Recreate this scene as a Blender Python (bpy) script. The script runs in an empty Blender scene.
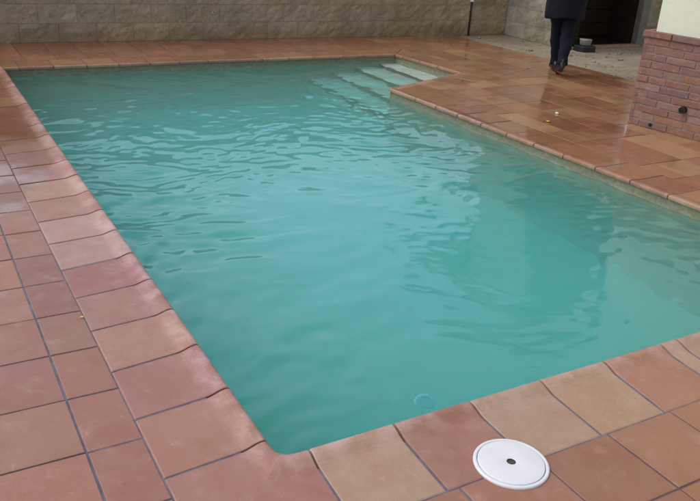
import bpy, bmesh, math, random
import numpy as np
from mathutils import Vector, Matrix, noise

random.seed(11)
rng = np.random.default_rng(5)
S = bpy.context.scene
COL = S.collection
PI = math.pi


# ------------------------------------------------------------------ helpers
def lin(r, g, b):
    def f(c):
        c /= 255.0
        return c / 12.92 if c <= .04045 else ((c + .055) / 1.055) ** 2.4
    return (f(r), f(g), f(b))


class MB:
    """collects polygons with one tint per face, links them as one mesh"""
    def __init__(self):
        self.v = []; self.f = []; self.t = []

    def add(self, verts, faces, tint=(1, 1, 1)):
        o = len(self.v)
        self.v += [tuple(p) for p in verts]
        for f in faces:
            self.f.append([i + o for i in f]); self.t.append(tint)

    def box(self, x0, x1, y0, y1, z0, z1, tint=(1, 1, 1), M=None):
        vs = [(x, y, z) for z in (z0, z1) for y in (y0, y1) for x in (x0, x1)]
        if M is not None: vs = [M @ Vector(p) for p in vs]
        self.add(vs, [(0, 2, 3, 1), (4, 5, 7, 6), (0, 1, 5, 4), (2, 6, 7, 3), (0, 4, 6, 2), (1, 3, 7, 5)], tint)

    def build(self, name, mat, parent=None, smooth=False, bevel=0, merge=0):
        me = bpy.data.meshes.new(name)
        me.from_pydata(self.v, [], self.f)
        a = me.color_attributes.new('tint', 'FLOAT_COLOR', 'CORNER')
        data = []
        for f, t in zip(self.f, self.t):
            data += [t[0], t[1], t[2], 1.0] * len(f)
        a.data.foreach_set('color', data)
        me.validate(); me.update()
        bm = bmesh.new(); bm.from_mesh(me)
        if merge: bmesh.ops.remove_doubles(bm, verts=bm.verts, dist=merge)
        bmesh.ops.recalc_face_normals(bm, faces=bm.faces)
        bm.to_mesh(me); bm.free()
        if smooth:
            me.polygons.foreach_set('use_smooth', [True] * len(me.polygons))
        ob = bpy.data.objects.new(name, me)
        COL.objects.link(ob)
        if mat: me.materials.append(mat)
        if parent: ob.parent = parent
        if bevel:
            m = ob.modifiers.new('bevel', 'BEVEL'); m.width = bevel; m.segments = 2; m.limit_method = 'ANGLE'
        return ob


def tube(mb, pts, radii, n=14, caps=True, tint=(1, 1, 1), flat=None):
    pts = [Vector(p) for p in pts]
    rings = []
    up = Vector((0, 0, 1))
    for i, p in enumerate(pts):
        d = (pts[min(i + 1, len(pts) - 1)] - pts[max(i - 1, 0)]).normalized()
        u = d.orthogonal() if abs(d.z) > .98 else d.cross(up)
        if abs(d.z) > .7: u = Vector((1, 0, 0)) - d * d.x
        u.normalize(); w = d.cross(u)
        r = radii[i]
        rx, ry = (r, r) if not isinstance(r, tuple) else r
        rings.append([p + u * rx * math.cos(2 * PI * k / n) + w * ry * math.sin(2 * PI * k / n) for k in range(n)])
    vs = [q for r in rings for q in r]; fs = []
    for i in range(len(rings) - 1):
        for k in range(n):
            fs.append((i * n + k, i * n + (k + 1) % n, (i + 1) * n + (k + 1) % n, (i + 1) * n + k))
    if caps:
        fs.append(tuple(range(n))[::-1]); fs.append(tuple((len(rings) - 1) * n + k for k in range(n)))
    mb.add(vs, fs, tint)


def tag(o, label=None, cat=None, group=None, kind=None):
    for k, v in (('label', label), ('category', cat), ('group', group), ('kind', kind)):
        if v: o[k] = v
    return o


def empty(name, loc=(0, 0, 0)):
    o = bpy.data.objects.new(name, None); COL.objects.link(o); o.location = loc
    return o


def clip(poly, planes):
    """convex clip; a plane (px,py,nx,ny) keeps the side (p-P).n <= 0"""
    for px, py, nx, ny in planes:
        out = []
        for i in range(len(poly)):
            a = poly[i]; b = poly[(i + 1) % len(poly)]
            da = (a[0] - px) * nx + (a[1] - py) * ny; db = (b[0] - px) * nx + (b[1] - py) * ny
            if da <= 0: out.append(a)
            if da * db < 0:
                t = da / (da - db); out.append((a[0] + t * (b[0] - a[0]), a[1] + t * (b[1] - a[1])))
        poly = out
        if len(poly) < 3: return []
    return poly


def inset(poly, g):
    n = len(poly); out = []
    area = sum(poly[i][0] * poly[(i + 1) % n][1] - poly[(i + 1) % n][0] * poly[i][1] for i in range(n))
    if area < 0: poly = poly[::-1]
    P = [Vector(p) for p in poly]
    for i in range(n):
        a, b, c = P[i - 1], P[i], P[(i + 1) % n]
        e1 = b - a; e2 = c - b
        if e1.length < 1e-5 or e2.length < 1e-5: return None
        e1.normalize(); e2.normalize()
        n1 = Vector((-e1.y, e1.x)); n2 = Vector((-e2.y, e2.x))
        den = 1 + n1.dot(n2)
        if den < .05: return None
        q = b + (n1 + n2) * (g / den)
        out.append((q.x, q.y))
    return out


# ------------------------------------------------------------------ materials
class NT:
    def __init__(self, name):
        self.m = bpy.data.materials.new(name); self.m.use_nodes = True
        self.t = self.m.node_tree; self.t.nodes.clear()
        self.out = self.n('ShaderNodeOutputMaterial')
        self.p = self.n('ShaderNodeBsdfPrincipled')
        self.l(self.p.outputs[0], self.out.inputs['Surface'])
        self._pos = None

    def n(self, ty, **kw):
        x = self.t.nodes.new(ty)
        for k, v in kw.items(): setattr(x, k, v)
        return x

    def l(self, a, b): self.t.links.new(a, b)

    def put(self, sock, v):
        if hasattr(v, 'is_linked') or isinstance(v, bpy.types.NodeSocket): self.l(v, sock)
        elif isinstance(v, (tuple, list)): sock.default_value = (*v, 1.0) if len(v) == 3 and len(sock.default_value) == 4 else v
        else: sock.default_value = v

    def pos(self):
        if not self._pos: self._pos = self.n('ShaderNodeNewGeometry').outputs['Position']
        return self._pos

    def xyz(self):
        s = self.n('ShaderNodeSeparateXYZ'); self.l(self.pos(), s.inputs[0]); return s.outputs

    def noise(self, scale, detail=4, rough=.55, vec=None, dist=0):
        x = self.n('ShaderNodeTexNoise'); self.l(vec or self.pos(), x.inputs['Vector'])
        x.inputs['Scale'].default_value = scale; x.inputs['Detail'].default_value = detail
        x.inputs['Roughness'].default_value = rough; x.inputs['Distortion'].default_value = dist
        return x.outputs['Fac']

    def math(self, op, a, b=None, c=None, clamp=False):
        x = self.n('ShaderNodeMath', operation=op); x.use_clamp = clamp
        for i, v in enumerate((a, b, c)):
            if v is not None: self.put(x.inputs[i], v)
        return x.outputs[0]

    def ramp(self, f, a, b, lo=0.0, hi=1.0, smooth=True):
        x = self.n('ShaderNodeMapRange'); x.interpolation_type = 'SMOOTHSTEP' if smooth else 'LINEAR'
        self.put(x.inputs['Value'], f)
        for k, v in (('From Min', a), ('From Max', b), ('To Min', lo), ('To Max', hi)): x.inputs[k].default_value = v
        return x.outputs[0]

    def mix(self, f, a, b, mode='MIX'):
        x = self.n('ShaderNodeMix', data_type='RGBA', blend_type=mode)
        self.put(x.inputs[0], f); self.put(x.inputs[6], a); self.put(x.inputs[7], b)
        return x.outputs[2]

    def attr(self, name):
        x = self.n('ShaderNodeAttribute'); x.attribute_name = name; return x.outputs['Color']

    def bump(self, h, strength=.3, dist=.01, normal=None):
        x = self.n('ShaderNodeBump'); self.l(h, x.inputs['Height'])
        x.inputs['Strength'].default_value = strength; x.inputs['Distance'].default_value = dist
        if normal: self.l(normal, x.inputs['Normal'])
        return x.outputs[0]

    def set(self, **kw):
        names = dict(col='Base Color', rough='Roughness', spec='Specular IOR Level', normal='Normal', metal='Metallic',
                     coat='Coat Weight', coatr='Coat Roughness', trans='Transmission Weight', ior='IOR', alpha='Alpha')
        for k, v in kw.items(): self.put(self.p.inputs[names[k]], v)
        return self.m


def simple(name, col, rough=.6, var=.12, scale=30, bump=0, spec=.5, metal=0):
    N = NT(name)
    c = N.mix(N.ramp(N.noise(scale, 5), .3, .7), tuple(x * (1 - var) for x in col), tuple(min(1, x * (1 + var)) for x in col))
    N.set(col=c, rough=rough, spec=spec, metal=metal)
    if bump: N.set(normal=N.bump(N.noise(scale * 3, 6), bump, .004))
    return N.m


def wet_mask(N):
    """rain water lying on the paving: far left behind a ragged edge, all of the far and house sides, a little in front"""
    o = N.xyz(); x, y = o[0], o[1]
    wob = N.math('MULTIPLY_ADD', N.noise(3.2, 5, .62), .9, -.45)
    wob2 = N.math('MULTIPLY_ADD', N.noise(12, 3, .5), .16, -.08)
    wob = N.math('ADD', wob, wob2)
    lim = N.math('MULTIPLY_ADD', N.math('MAXIMUM', N.math('ADD', x, .46), 0.0), 2.1, 2.28)
    left = N.ramp(N.math('ADD', N.math('SUBTRACT', y, lim), wob), -.015, .045)
    right = N.ramp(N.math('ADD', x, N.math('MULTIPLY', wob, .6)), 2.95, 3.2)
    near = N.math('MULTIPLY', N.ramp(N.math('MULTIPLY', y, -1.0), .33, .42), N.ramp(x, .1, .9, 0, .55))
    far = N.ramp(N.math('ADD', y, N.math('MULTIPLY', wob, .2)), 5.85, 6.1)
    m = N.math('MAXIMUM', N.math('MAXIMUM', left, right), N.math('MAXIMUM', near, far))
    return m


def tile_material(name, lip=False):
    N = NT(name)
    t = N.attr('tint')
    hs_ = N.n('ShaderNodeHueSaturation'); hs_.inputs['Saturation'].default_value = .88; hs_.inputs['Value'].default_value = .86; N.l(t, hs_.inputs['Color']); t = N.mix(1.0, hs_.outputs[0], (1.0, .985, .91), 'MULTIPLY')
    # fired clay mottling, pale cloudy bloom, sand specks
    c = N.mix(N.ramp(N.noise(5.5, 5, .6), .35, .7, 0, .55), t, N.mix(1.0, t, (.86, .72, .66), 'MULTIPLY'))
    c = N.mix(N.ramp(N.noise(9, 6, .65, dist=.4), .52, .78, 0, .38), c, lin(196, 158, 148))
    c = N.mix(N.ramp(N.noise(210, 3, .7), .36, .7, 0, .32), c, lin(124, 90, 76))
    c = N.mix(N.ramp(N.noise(23, 8, .75), .55, .68, 0, .30), c, N.mix(1.0, c, (.66, .60, .58), 'MULTIPLY'))
    c = N.mix(N.ramp(N.noise(17, 7, .72, dist=.5), .58, .70, 0, .20), c, lin(204, 176, 160))
    vo = N.n('ShaderNodeTexVoronoi'); N.l(N.pos(), vo.inputs['Vector']); vo.inputs['Scale'].default_value = 55
    pits = N.math('MULTIPLY', N.ramp(vo.outputs['Distance'], .10, .05, 0, 1) if False else N.ramp(N.math('SUBTRACT', 1.0, vo.outputs['Distance']), .88, .94), N.ramp(N.noise(6, 3), .5, .62))
    c = N.mix(N.math('MULTIPLY', pits, .55), c, lin(84, 56, 46))
    c = N.mix(N.ramp(N.noise(2.4, 5, .6), .55, .72, 0, .3), c, N.mix(1.0, c, (.95, .66, .70), 'MULTIPLY'))
    w = wet_mask(N)
    if lip:
        # lime bloom and wear along the raised nosing
        lw = N.n('ShaderNodeAttribute'); lw.attribute_name = 'nose'
        nz = N.math('MULTIPLY', lw.outputs['Fac'], N.ramp(N.noise(8, 6, .7), .38, .68))
        c = N.mix(N.math('MULTIPLY', nz, .5), c, lin(214, 186, 186))
        w = N.math('MULTIPLY', w, N.math('SUBTRACT', 1.0, N.math('MULTIPLY', lw.outputs['Fac'], .75)))
    wetc = N.mix(1.0, c, (.92, .84, .70), 'MULTIPLY')
    c = N.mix(w, c, wetc)
    c = N.mix(N.math('MULTIPLY', w, N.ramp(N.xyz()[0], -.1, .3, .9, 0)), c, N.mix(1.0, c, (.70, .57, .40), 'MULTIPLY'))
    pud = N.ramp(N.noise(1.7, 4, .55), .42, .6)
    rough_wet = N.math('MULTIPLY_ADD', pud, -.20, .25)
    dry = N.ramp(N.noise(14, 4), .3, .7, .38, .56)
    N.put(N.p.inputs['Coat Weight'], N.math('MULTIPLY', w, N.math('MULTIPLY', pud, .6))); N.p.inputs['Coat Roughness'].default_value = .05
    r = N.n('ShaderNodeMix'); N.put(r.inputs[0], w); N.put(r.inputs[2], dry); N.put(r.inputs[3], rough_wet)
    h = N.math('ADD', N.math('MULTIPLY', N.noise(45, 5, .6), .6), N.math('MULTIPLY', N.noise(260, 3, .6), .4))
    bs = N.n('ShaderNodeBump'); N.l(h, bs.inputs['Height']); bs.inputs['Distance'].default_value = .0025
    N.put(bs.inputs['Strength'], N.math('MULTIPLY_ADD', w, -.22, .34))
    # slow unevenness of hand-made tiles
    b2 = N.bump(N.noise(3.1, 2, .4), .5, .006, bs.outputs[0])
    N.set(col=c, rough=r.outputs[0], normal=b2, spec=.5)
    return N.m


M_tile = tile_material('terracotta_tile')
M_cope = tile_material('terracotta_coping', True)


def grout_material():
    N = NT('grout')
    c = N.mix(N.ramp(N.noise(18, 5), .3, .7), lin(84, 84, 100), lin(116, 112, 126))
    w = wet_mask(N)
    c = N.mix(N.math('MULTIPLY', w, .85), c, lin(88, 64, 52))
    return N.set(col=c, rough=.6, normal=N.bump(N.noise(150, 4), .4, .003))


M_grout = grout_material()


def plaster_basin():
    N = NT('basin_plaster')
    z = N.xyz()[2]
    a = N.mix(N.ramp(N.noise(7, 6, .6), .3, .7), lin(158, 162, 140), lin(180, 184, 164))
    # scum tide mark with its own ragged shape just above the water
    band = N.math('MULTIPLY', N.ramp(N.math('ADD', z, N.math('MULTIPLY_ADD', N.noise(11, 5), .05, -.025)), -.13, -.06, 0, 1), N.ramp(N.noise(40, 4), .2, .7, .6, 1))
    c = N.mix(band, a, lin(116, 110, 84))
    c = N.mix(N.ramp(N.noise(90, 3), .45, .7, 0, .25), c, lin(120, 116, 96))
    return N.set(col=c, rough=.7, normal=N.bump(N.noise(60, 5), .25, .004))


M_basin = plaster_basin()
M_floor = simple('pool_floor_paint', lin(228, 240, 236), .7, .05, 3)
M_riser = simple('riser_shade', lin(112, 116, 96), .6, .15, 14)  # upright faces catch less light; that shade is painted in as grey-green
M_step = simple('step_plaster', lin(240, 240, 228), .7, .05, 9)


def water_material():
    N = NT('pool_water')
    N.set(col=(1, 1, 1), rough=0.0, trans=1.0, ior=1.333,
          normal=N.bump(N.noise(17, 3, .5), .10, .01))
    ab = N.n('ShaderNodeVolumeAbsorption')
    ab.inputs['Color'].default_value = (.0, .980, .977, 1)
    ab.inputs['Density'].default_value = .74
    sc = N.n('ShaderNodeVolumeScatter')                      # cloudy pool water
    sc.inputs['Color'].default_value = (1, 1, 1, 1)
    sc.inputs['Density'].default_value = .66; sc.inputs['Anisotropy'].default_value = .0
    ad = N.n('ShaderNodeAddShader'); N.l(ab.outputs[0], ad.inputs[0]); N.l(sc.outputs[0], ad.inputs[1])
    N.l(ad.outputs[0], N.out.inputs['Volume'])
    return N.m


M_water = water_material()


def block_material(name, a, b, damp=True):
    N = NT(name)
    t = N.attr('tint')
    c = N.mix(N.ramp(N.noise(3.5, 6, .65), .3, .72), a, b)
    c = N.mix(N.ramp(N.noise(38, 5, .7), .42, .68, 0, .6), c, N.mix(1.0, c, (.62, .58, .52), 'MULTIPLY'))
    c = N.mix(1.0, c, t, 'MULTIPLY')
    if damp:
        z = N.xyz()[2]
        d = N.ramp(N.math('ADD', z, N.math('MULTIPLY_ADD', N.noise(4.2, 4), .22, -.11)), .02, .2, .75, 0)
        c = N.mix(d, c, N.mix(1.0, c, (.80, .68, .48), 'MULTIPLY'))
    h = N.math('ADD', N.math('MULTIPLY', N.noise(26, 8, .7), .7), N.math('MULTIPLY', N.noise(110, 4, .6), .3))
    return N.set(col=c, rough=.9, spec=.25, normal=N.bump(h, .6, .015))


M_block = block_material('split_face_block', lin(156, 142, 121), lin(178, 163, 140))
M_mortar = simple('block_mortar', lin(164, 152, 132), .9, .15, 22, .4)
M_sideblock = block_material('grey_block', lin(142, 137, 122), lin(168, 160, 142), False)


def sand_material():
    N = NT('sandy_ground')
    c = N.mix(N.ramp(N.noise(2.1, 6, .65), .3, .7), lin(134, 121, 102), lin(162, 149, 128))
    c = N.mix(N.ramp(N.noise(14, 6, .7), .5, .68, 0, .8), c, lin(104, 92, 74))
    c = N.mix(N.ramp(N.noise(60, 4, .7), .56, .7, 0, .6), c, lin(158, 148, 130))
    h = N.math('ADD', N.math('MULTIPLY', N.noise(12, 8, .7), .6), N.math('MULTIPLY', N.noise(70, 4, .7), .4))
    return N.set(col=c, rough=.85, normal=N.bump(h, .8, .03))


M_sand = sand_material()


def brick_material():
    N = NT('rustic_brick')
    t = N.attr('tint')
    c = N.mix(N.ramp(N.noise(13, 6, .65), .34, .7, 0, .8), t, N.mix(1.0, t, (.80, .74, .72), 'MULTIPLY'))
    c = N.mix(N.ramp(N.noise(34, 5, .7), .55, .74, 0, .4), c, lin(178, 160, 158))
    h = N.math('ADD', N.noise(48, 7, .7), N.math('MULTIPLY', N.noise(9, 3), .6))
    return N.set(col=c, rough=.62, normal=N.bump(h, .8, .008))


M_brick = brick_material()
M_bmortar = simple('brick_mortar', lin(128, 112, 104), .85, .2, 25, .5)


def render_wall():
    N = NT('cream_render')
    c = N.mix(N.ramp(N.noise(2.2, 6, .6), .3, .7), lin(214, 214, 190), lin(226, 226, 204))
    c = N.mix(N.ramp(N.noise(20, 5, .7), .5, .75, 0, .25), c, lin(190, 190, 168))
    return N.set(col=c, rough=.85, normal=N.bump(N.noise(70, 6, .7), .3, .006))


M_render = render_wall()

# ------------------------------------------------------------------ pool outline (metres; z = 0 is the deck)
A = (-.008, -.014); Bc = (-.010, 6.045); Cc = (4.165, 5.955); D = (4.285, 4.865); E_ = (3.115, 4.405); F = (3.29, -.014)
POOL = [A, F, E_, D, Cc, Bc]                # counter-clockwise
CW = .338                                    # width of a coping stone
ZW = -.085                                   # water level


def offset_line(p, q, d):
    """the line through p,q moved d to the right of p->q (outside of a ccw outline)"""
    e = Vector((q[0] - p[0], q[1] - p[1])).normalized(); n = Vector((e.y, -e.x))
    return Vector(p) + n * d, e, n


def offset_poly(P, d):
    out = []
    for i in range(len(P)):
        p0, e0, n0 = offset_line(P[i - 1], P[i], d); p1, e1, n1 = offset_line(P[i], P[(i + 1) % len(P)], d)
        den = 1 + n0.dot(n1)
        q = Vector(P[i]) + (n0 + n1) * (d / den); out.append((q.x, q.y))
    return out


OUT = offset_poly(POOL, CW)
pool = empty('swimming_pool', (1.6, 3.0, 0))
tag(pool, 'rectangular pool with terracotta coping, pale corner steps and turquoise water', 'swimming pool')
PM = Matrix.Translation((-1.6, -3.0, 0))


def to_pool(ob):
    ob.parent = pool; ob.matrix_parent_inverse = PM
    return ob


# coping stones: one profile, lofted between joints
PROF = [(.045, -.024), (.006, -.0235), (.0015, -.021), (0, -.016), (0, -.003), (.002, .005), (.007, .0105), (.014, .0138), (.024, .0145),
        (.038, .0128), (.055, .0082), (.070, .0038), (.085, .0010), (.102, 0), (.18, 0), (.26, 0), (.332, 0), (.3365, -.0022), (.338, -.006), (.338, -.02)]
cop = MB(); NOSE = []; NW = [1.0]


def loft(inner, outer, tint, dz=0, tilt=0):
    n = len(PROF); vs = []
    K = len(inner)
    for k in range(K):
        pi_ = Vector(inner[k]); po = Vector(outer[k])
        for d, z in PROF:
            p = pi_ + (po - pi_) * (d / CW)
            ez = -.0013 if k in (0, K - 1) and z > -.002 else 0
            vs.append((p.x, p.y, (z if NW[0] > .7 or z < 0 else z * .45) + ez + dz + tilt * (k / (K - 1) - .5)))
    fs = [(k * n + i, k * n + i + 1, (k + 1) * n + i + 1, (k + 1) * n + i) for k in range(K - 1) for i in range(n - 1)]
    fs += [tuple(range(n)), tuple((K - 1) * n + i for i in range(n))]
    fs += [(k * n, (k + 1) * n, (k + 1) * n + n - 1, k * n + n - 1) for k in range(K - 1)]
    cop.add(vs, fs, tint)
    for k in range(K):
        for d, z in PROF: NOSE.append(NW[0] * max(0., min(1., ((.125 if NW[0] > .7 else .06) - d) / (.10 if NW[0] > .7 else .04))))


PAL = [lin(176, 122, 104), lin(170, 112, 98), lin(182, 140, 116), lin(166, 108, 88), lin(178, 130, 112), lin(186, 148, 122), lin(172, 110, 104)]


def jit(c, a=.06):
    k = 1 + random.uniform(-a, a)
    return (c[0] * k, c[1] * k * (1 + random.uniform(-.03, .03)), c[2] * k * (1 + random.uniform(-.05, .05)))


def piece(p_in0, p_in1, p_out0, p_out1, tint, g=.005):
    a, b, c, d = Vector(p_in0), Vector(p_in1), Vector(p_out0), Vector(p_out1)
    u = (b - a).normalized(); w = (d - c).normalized(); e = .0035
    a2, b2, c2, d2 = a + u * g, b - u * g, c + w * g, d - w * g
    s = [0, e / max((b2 - a2).length, .01), .5, 1 - e / max((b2 - a2).length, .01), 1]
    loft([a2.lerp(b2, t) for t in s], [c2.lerp(d2, t) for t in s], jit(tint), random.uniform(-.0012, .0012), random.uniform(-.002, .002))


xin, xout = A[0], A[0] - CW
# left run (the camera's side), joints read off in metres along the edge
ei = [.0725, .391, .705, 1.009, 1.309, 1.613, 1.905, 2.203]; eo = [.046, .357, .662, .976, 1.27, 1.561, 1.868, 2.165]
while ei[-1] < 5.8: ei.append(ei[-1] + .302); eo.append(eo[-1] + .302)
ei[-1] = Bc[1]; eo[-1] = OUT[5][1]
tl = [lin(178, 122, 100), lin(172, 114, 106), lin(184, 132, 114), lin(176, 122, 110), lin(170, 108, 102), lin(188, 150, 140), lin(190, 148, 138), lin(180, 128, 112)]
for i in range(len(ei) - 1):
    fr = lambda y: xin + (Bc[0] - A[0]) * (y - A[1]) / (Bc[1] - A[1])
    piece((fr(ei[i]), ei[i]), (fr(ei[i + 1]), ei[i + 1]), (fr(eo[i]) - CW, eo[i]), (fr(eo[i + 1]) - CW, eo[i + 1]), tl[i] if i < len(tl) else random.choice(PAL))
# near run
NW[0] = .72
yi, yo = A[1], A[1] - CW
xi = [.0855, .393, .702, 1.021, 1.342, 1.654, 1.750]; xo = [.067, .377, .692, 1.003, 1.309, 1.625, 1.718]
while xi[-1] < 2.9: xi.append(xi[-1] + .302); xo.append(xo[-1] + .302)
xi.append(F[0]); xo.append(OUT[1][0])
tn = [lin(188, 150, 126), lin(174, 122, 104), lin(188, 154, 130), lin(184, 148, 118), lin(174, 120, 94), lin(184, 150, 128), lin(182, 146, 122)]
for i in range(len(xi) - 1):
    piece((xi[i], yi), (xi[i + 1], yi), (xo[i], yo), (xo[i + 1], yo), tn[i] if i < len(tn) else random.choice(PAL))
# rounded corner stone between the two
r = .055; ins = [(xin, .0725 - .0035), (xin, yi + r)]
ins += [(xin + r - r * math.cos(a), yi + r - r * math.sin(a)) for a in (PI / 12 * k for k in range(1, 6))]
ins += [(xin + r, yi), (.0855 - .0035, yi)]
L0 = Vector((xout, .046 - .0035)); LC = Vector((xout, yo)); L1 = Vector((.067 - .0035, yo))
ous = []
for k in range(len(ins)):
    t = k / (len(ins) - 1)
    ous.append(L0.lerp(LC, t * 2) if t <= .5 else LC.lerp(L1, t * 2 - 1))
loft(ins, ous, lin(174, 116, 104))


rpal = [lin(178, 130, 100), lin(172, 122, 92), lin(180, 138, 106), lin(174, 124, 98), lin(168, 116, 92), lin(184, 144, 112)]


def run(i0, i1, first, pitch=.302, pal=PAL):
    """pieces along outline edge i0->i1, mitred ends"""
    a, b = Vector(POOL[i0]), Vector(POOL[i1]); c, d = Vector(OUT[i0]), Vector(OUT[i1])
    e = (b - a).normalized(); n = Vector((e.y, -e.x)); Lh = (b - a).length
    cuts = [0]; s = first
    while s < Lh - (.39 if i1 == 2 else .12): cuts.append(s); s += pitch + random.uniform(-.004, .004)
    cuts.append(Lh)
    for k in range(len(cuts) - 1):
        s0, s1 = cuts[k], cuts[k + 1]
        o0 = c if k == 0 else a + e * s0 + n * CW
        o1 = d if k == len(cuts) - 2 else a + e * s1 + n * CW
        if (o1 - o0).dot(e) < .02: continue
        piece(a + e * s0, a + e * s1, o0, o1, random.choice(pal))


NW[0] = .45
run(1, 2, .39, pal=rpal); run(2, 3, .40, pal=rpal); run(3, 4, .36, pal=rpal); run(4, 5, .42, pal=rpal)
co = to_pool(cop.build('coping', M_cope))
na = co.data.attributes.new('nose', 'FLOAT', 'POINT'); na.data.foreach_set('value', NOSE)
for p in co.data.polygons: p.use_smooth = False
# mortar under the coping stones
g = MB()
INN = offset_poly(POOL, .035); O2 = offset_poly(POOL, CW + .02)
INN = offset_poly(POOL, .09)
vs = [(x, y, -.003) for x, y in INN] + [(x, y, -.003) for x, y in O2]
n6 = len(POOL)
g.add(vs, [(i, (i + 1) % n6, n6 + (i + 1) % n6, n6 + i) for i in range(n6)])
to_pool(g.build('coping_mortar', M_grout))
# joints also filled behind the raised nosing
g = MB()
prf = [(.0045, -.018), (.0042, .002), (.012, .0098), (.022, .0114), (.040, .0094), (.058, .0044), (.074, -.0002), (.091, -.003)]
ringsF = [[(x, y, z - (.014 if i == 0 else 0) - (max(0, z + .003) * .6 if i else 0)) for i, (x, y) in enumerate(offset_poly(POOL, d))] for d, z in prf]
for ra, rb in zip(ringsF[:-1], ringsF[1:]):
    g.add(ra + rb, [(i, (i + 1) % n6, n6 + (i + 1) % n6, n6 + i) for i in range(n6)])
to_pool(g.build('joint_filler', M_grout))

# basin
W = offset_poly(POOL, .016)
ZF = -1.45
wl = MB()
wl.add([(x, y, -.016) for x, y in W] + [(x, y, ZF) for x, y in W], [(i, (i + 1) % n6, n6 + (i + 1) % n6, n6 + i) for i in range(n6)])
to_pool(wl.build('basin_wall', M_basin))
fl = MB(); fl.add([(x, y, ZF + .001) for x, y in W], [tuple(range(n6))]); to_pool(fl.build('basin_floor', M_floor))
# steps in the corner bay
sx = [3.99, 3.68, 3.37, 3.06]
for k, x0 in enumerate(sx):
    zt = ZW - .09 - .17 * k
    x1 = sx[k - 1] if k else 4.6
    poly = clip([(x0, 3.5), (x1 + .0, 3.5), (x1, 6.2), (x0, 6.2)],
                [(W[2][0], W[2][1], (W[3][1] - W[2][1]), -(W[3][0] - W[2][0])), (W[3][0], W[3][1], (W[4][1] - W[3][1]), -(W[4][0] - W[3][0])),
                 (W[4][0], W[4][1], (W[5][1] - W[4][1]), -(W[5][0] - W[4][0]))])
    if len(poly) < 3: continue
    m = MB(); n = len(poly)
    m.add([(x, y, zt) for x, y in poly] + [(x, y, ZF + .002) for x, y in poly], [tuple(range(n))] + [(i, (i + 1) % n, n + (i + 1) % n, n + i) for i in range(n)])
    sob = to_pool(m.build('step', M_step, bevel=.012))
    ed = sorted((p for p in poly if abs(p[0] - x0) < 1e-4), key=lambda p: p[1])
    if len(ed) == 2:
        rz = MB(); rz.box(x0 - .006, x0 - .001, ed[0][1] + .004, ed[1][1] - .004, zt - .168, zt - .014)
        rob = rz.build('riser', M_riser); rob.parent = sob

# ------------------------------------------------------------------ water: a rippled sheet of real waves
st = .0105
xs = np.arange(-.05, 4.36, st); ys = np.arange(-.05, 6.12, st)
X, Y = np.meshgrid(xs, ys)
Z = np.zeros_like(X)
wx = X.copy(); wy = Y.copy()
for _ in range(5):
    a = rng.uniform(0, 2 * PI); k = 2 * PI / rng.uniform(.7, 1.7); p = rng.uniform(0, 7, 2)
    wx += .035 * np.sin(k * (X * math.cos(a) + Y * math.sin(a)) + p[0]); wy += .035 * np.sin(k * (X * math.cos(a) + Y * math.sin(a)) + p[1])


def envelope(seed, lo=.9, hi=2.6):
    r2 = np.random.default_rng(seed); e = np.zeros_like(X)
    for _ in range(7):
        a = r2.uniform(0, 2 * PI); k = 2 * PI / r2.uniform(lo, hi)
        e += np.sin(k * (X * math.cos(a) + Y * math.sin(a)) + r2.uniform(0, 7))
    e = e / 2.6
    return 1 / (1 + np.exp(-1.6 * e))


for band, (l0, l1, slope, cnt, sd) in enumerate(((.075, .14, .044, 22, 1), (.14, .26, .042, 18, 2), (.26, .60, .036, 12, 3))):
    z = np.zeros_like(X)
    for _ in range(cnt):
        L = rng.uniform(l0, l1); a = math.radians(100) + rng.normal(0, .75) + (PI if rng.random() < .3 else 0)
        k = 2 * PI / L
        ph = k * (wx * math.cos(a) + wy * math.sin(a)) + rng.uniform(0, 7)
        z += (slope * math.sqrt(2 / cnt) / k) * np.sin(ph)
    Z += z * (.30 + 1.1 * envelope(sd))
# livelier under the far wall and along the left, calm in the middle
calm = np.exp(-(((X - 1.5) / .9) ** 2 + ((Y - 1.3) / 1.0) ** 2))
z = np.zeros_like(X)
for _ in range(22):
    L = rng.uniform(.055, .10); a = math.radians(100) + rng.normal(0, .6); k = 2 * PI / L
    z += (.05 * math.sqrt(2 / 22) / k) * np.sin(k * (wx * math.cos(a) + wy * math.sin(a)) + rng.uniform(0, 7))
Z += z * envelope(8, .6, 1.6) * np.clip((Y - 1.6) / 2.2, .05, 1)
lane = .62 + 1.5 * np.exp(-(X / .8) ** 2) * np.exp(-((Y - 2.6) / 1.5) ** 2) + .5 * np.exp(-(X / .6) ** 2) + .55 * np.exp(-((X - 3.0) / .75) ** 2)
lane = lane + (1.0 - lane) * np.clip((Y - 2.6) / 1.6, 0, 1)
Z *= (.80 + .35 * np.clip((Y - 1.2) / 2.5, 0, 1)) * lane * (1 - .3 * calm)
# two rings left by rain drops
for cx, cy in ((.621, .10), (1.16, .12)):
    rr = np.hypot(X - cx, Y - cy)
    Z += .0010 * np.cos(rr * 2 * PI / .045) * np.exp(-((rr - .05) / .05) ** 2)
me = bpy.data.meshes.new('pool_water')
ny, nx = X.shape
co_ = np.stack([X, Y, Z + ZW], -1).reshape(-1, 3)
WP = offset_poly(POOL, .03)
inside = np.zeros((ny - 1, nx - 1), bool)
cx = (X[:-1, :-1] + X[1:, 1:]) / 2; cy = (Y[:-1, :-1] + Y[1:, 1:]) / 2
for i in range(n6):
    (x1, y1), (x2, y2) = WP[i], WP[(i + 1) % n6]
    if abs(y2 - y1) < 1e-9: continue
    c = ((y1 > cy) != (y2 > cy)) & (cx < (x2 - x1) * (cy - y1) / (y2 - y1) + x1)
    inside ^= c
jj, ii = np.nonzero(inside)
q0 = jj * nx + ii
quads = np.stack([q0, q0 + 1, q0 + nx + 1, q0 + nx], -1)
used, inv = np.unique(quads.ravel(), return_inverse=True)
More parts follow.
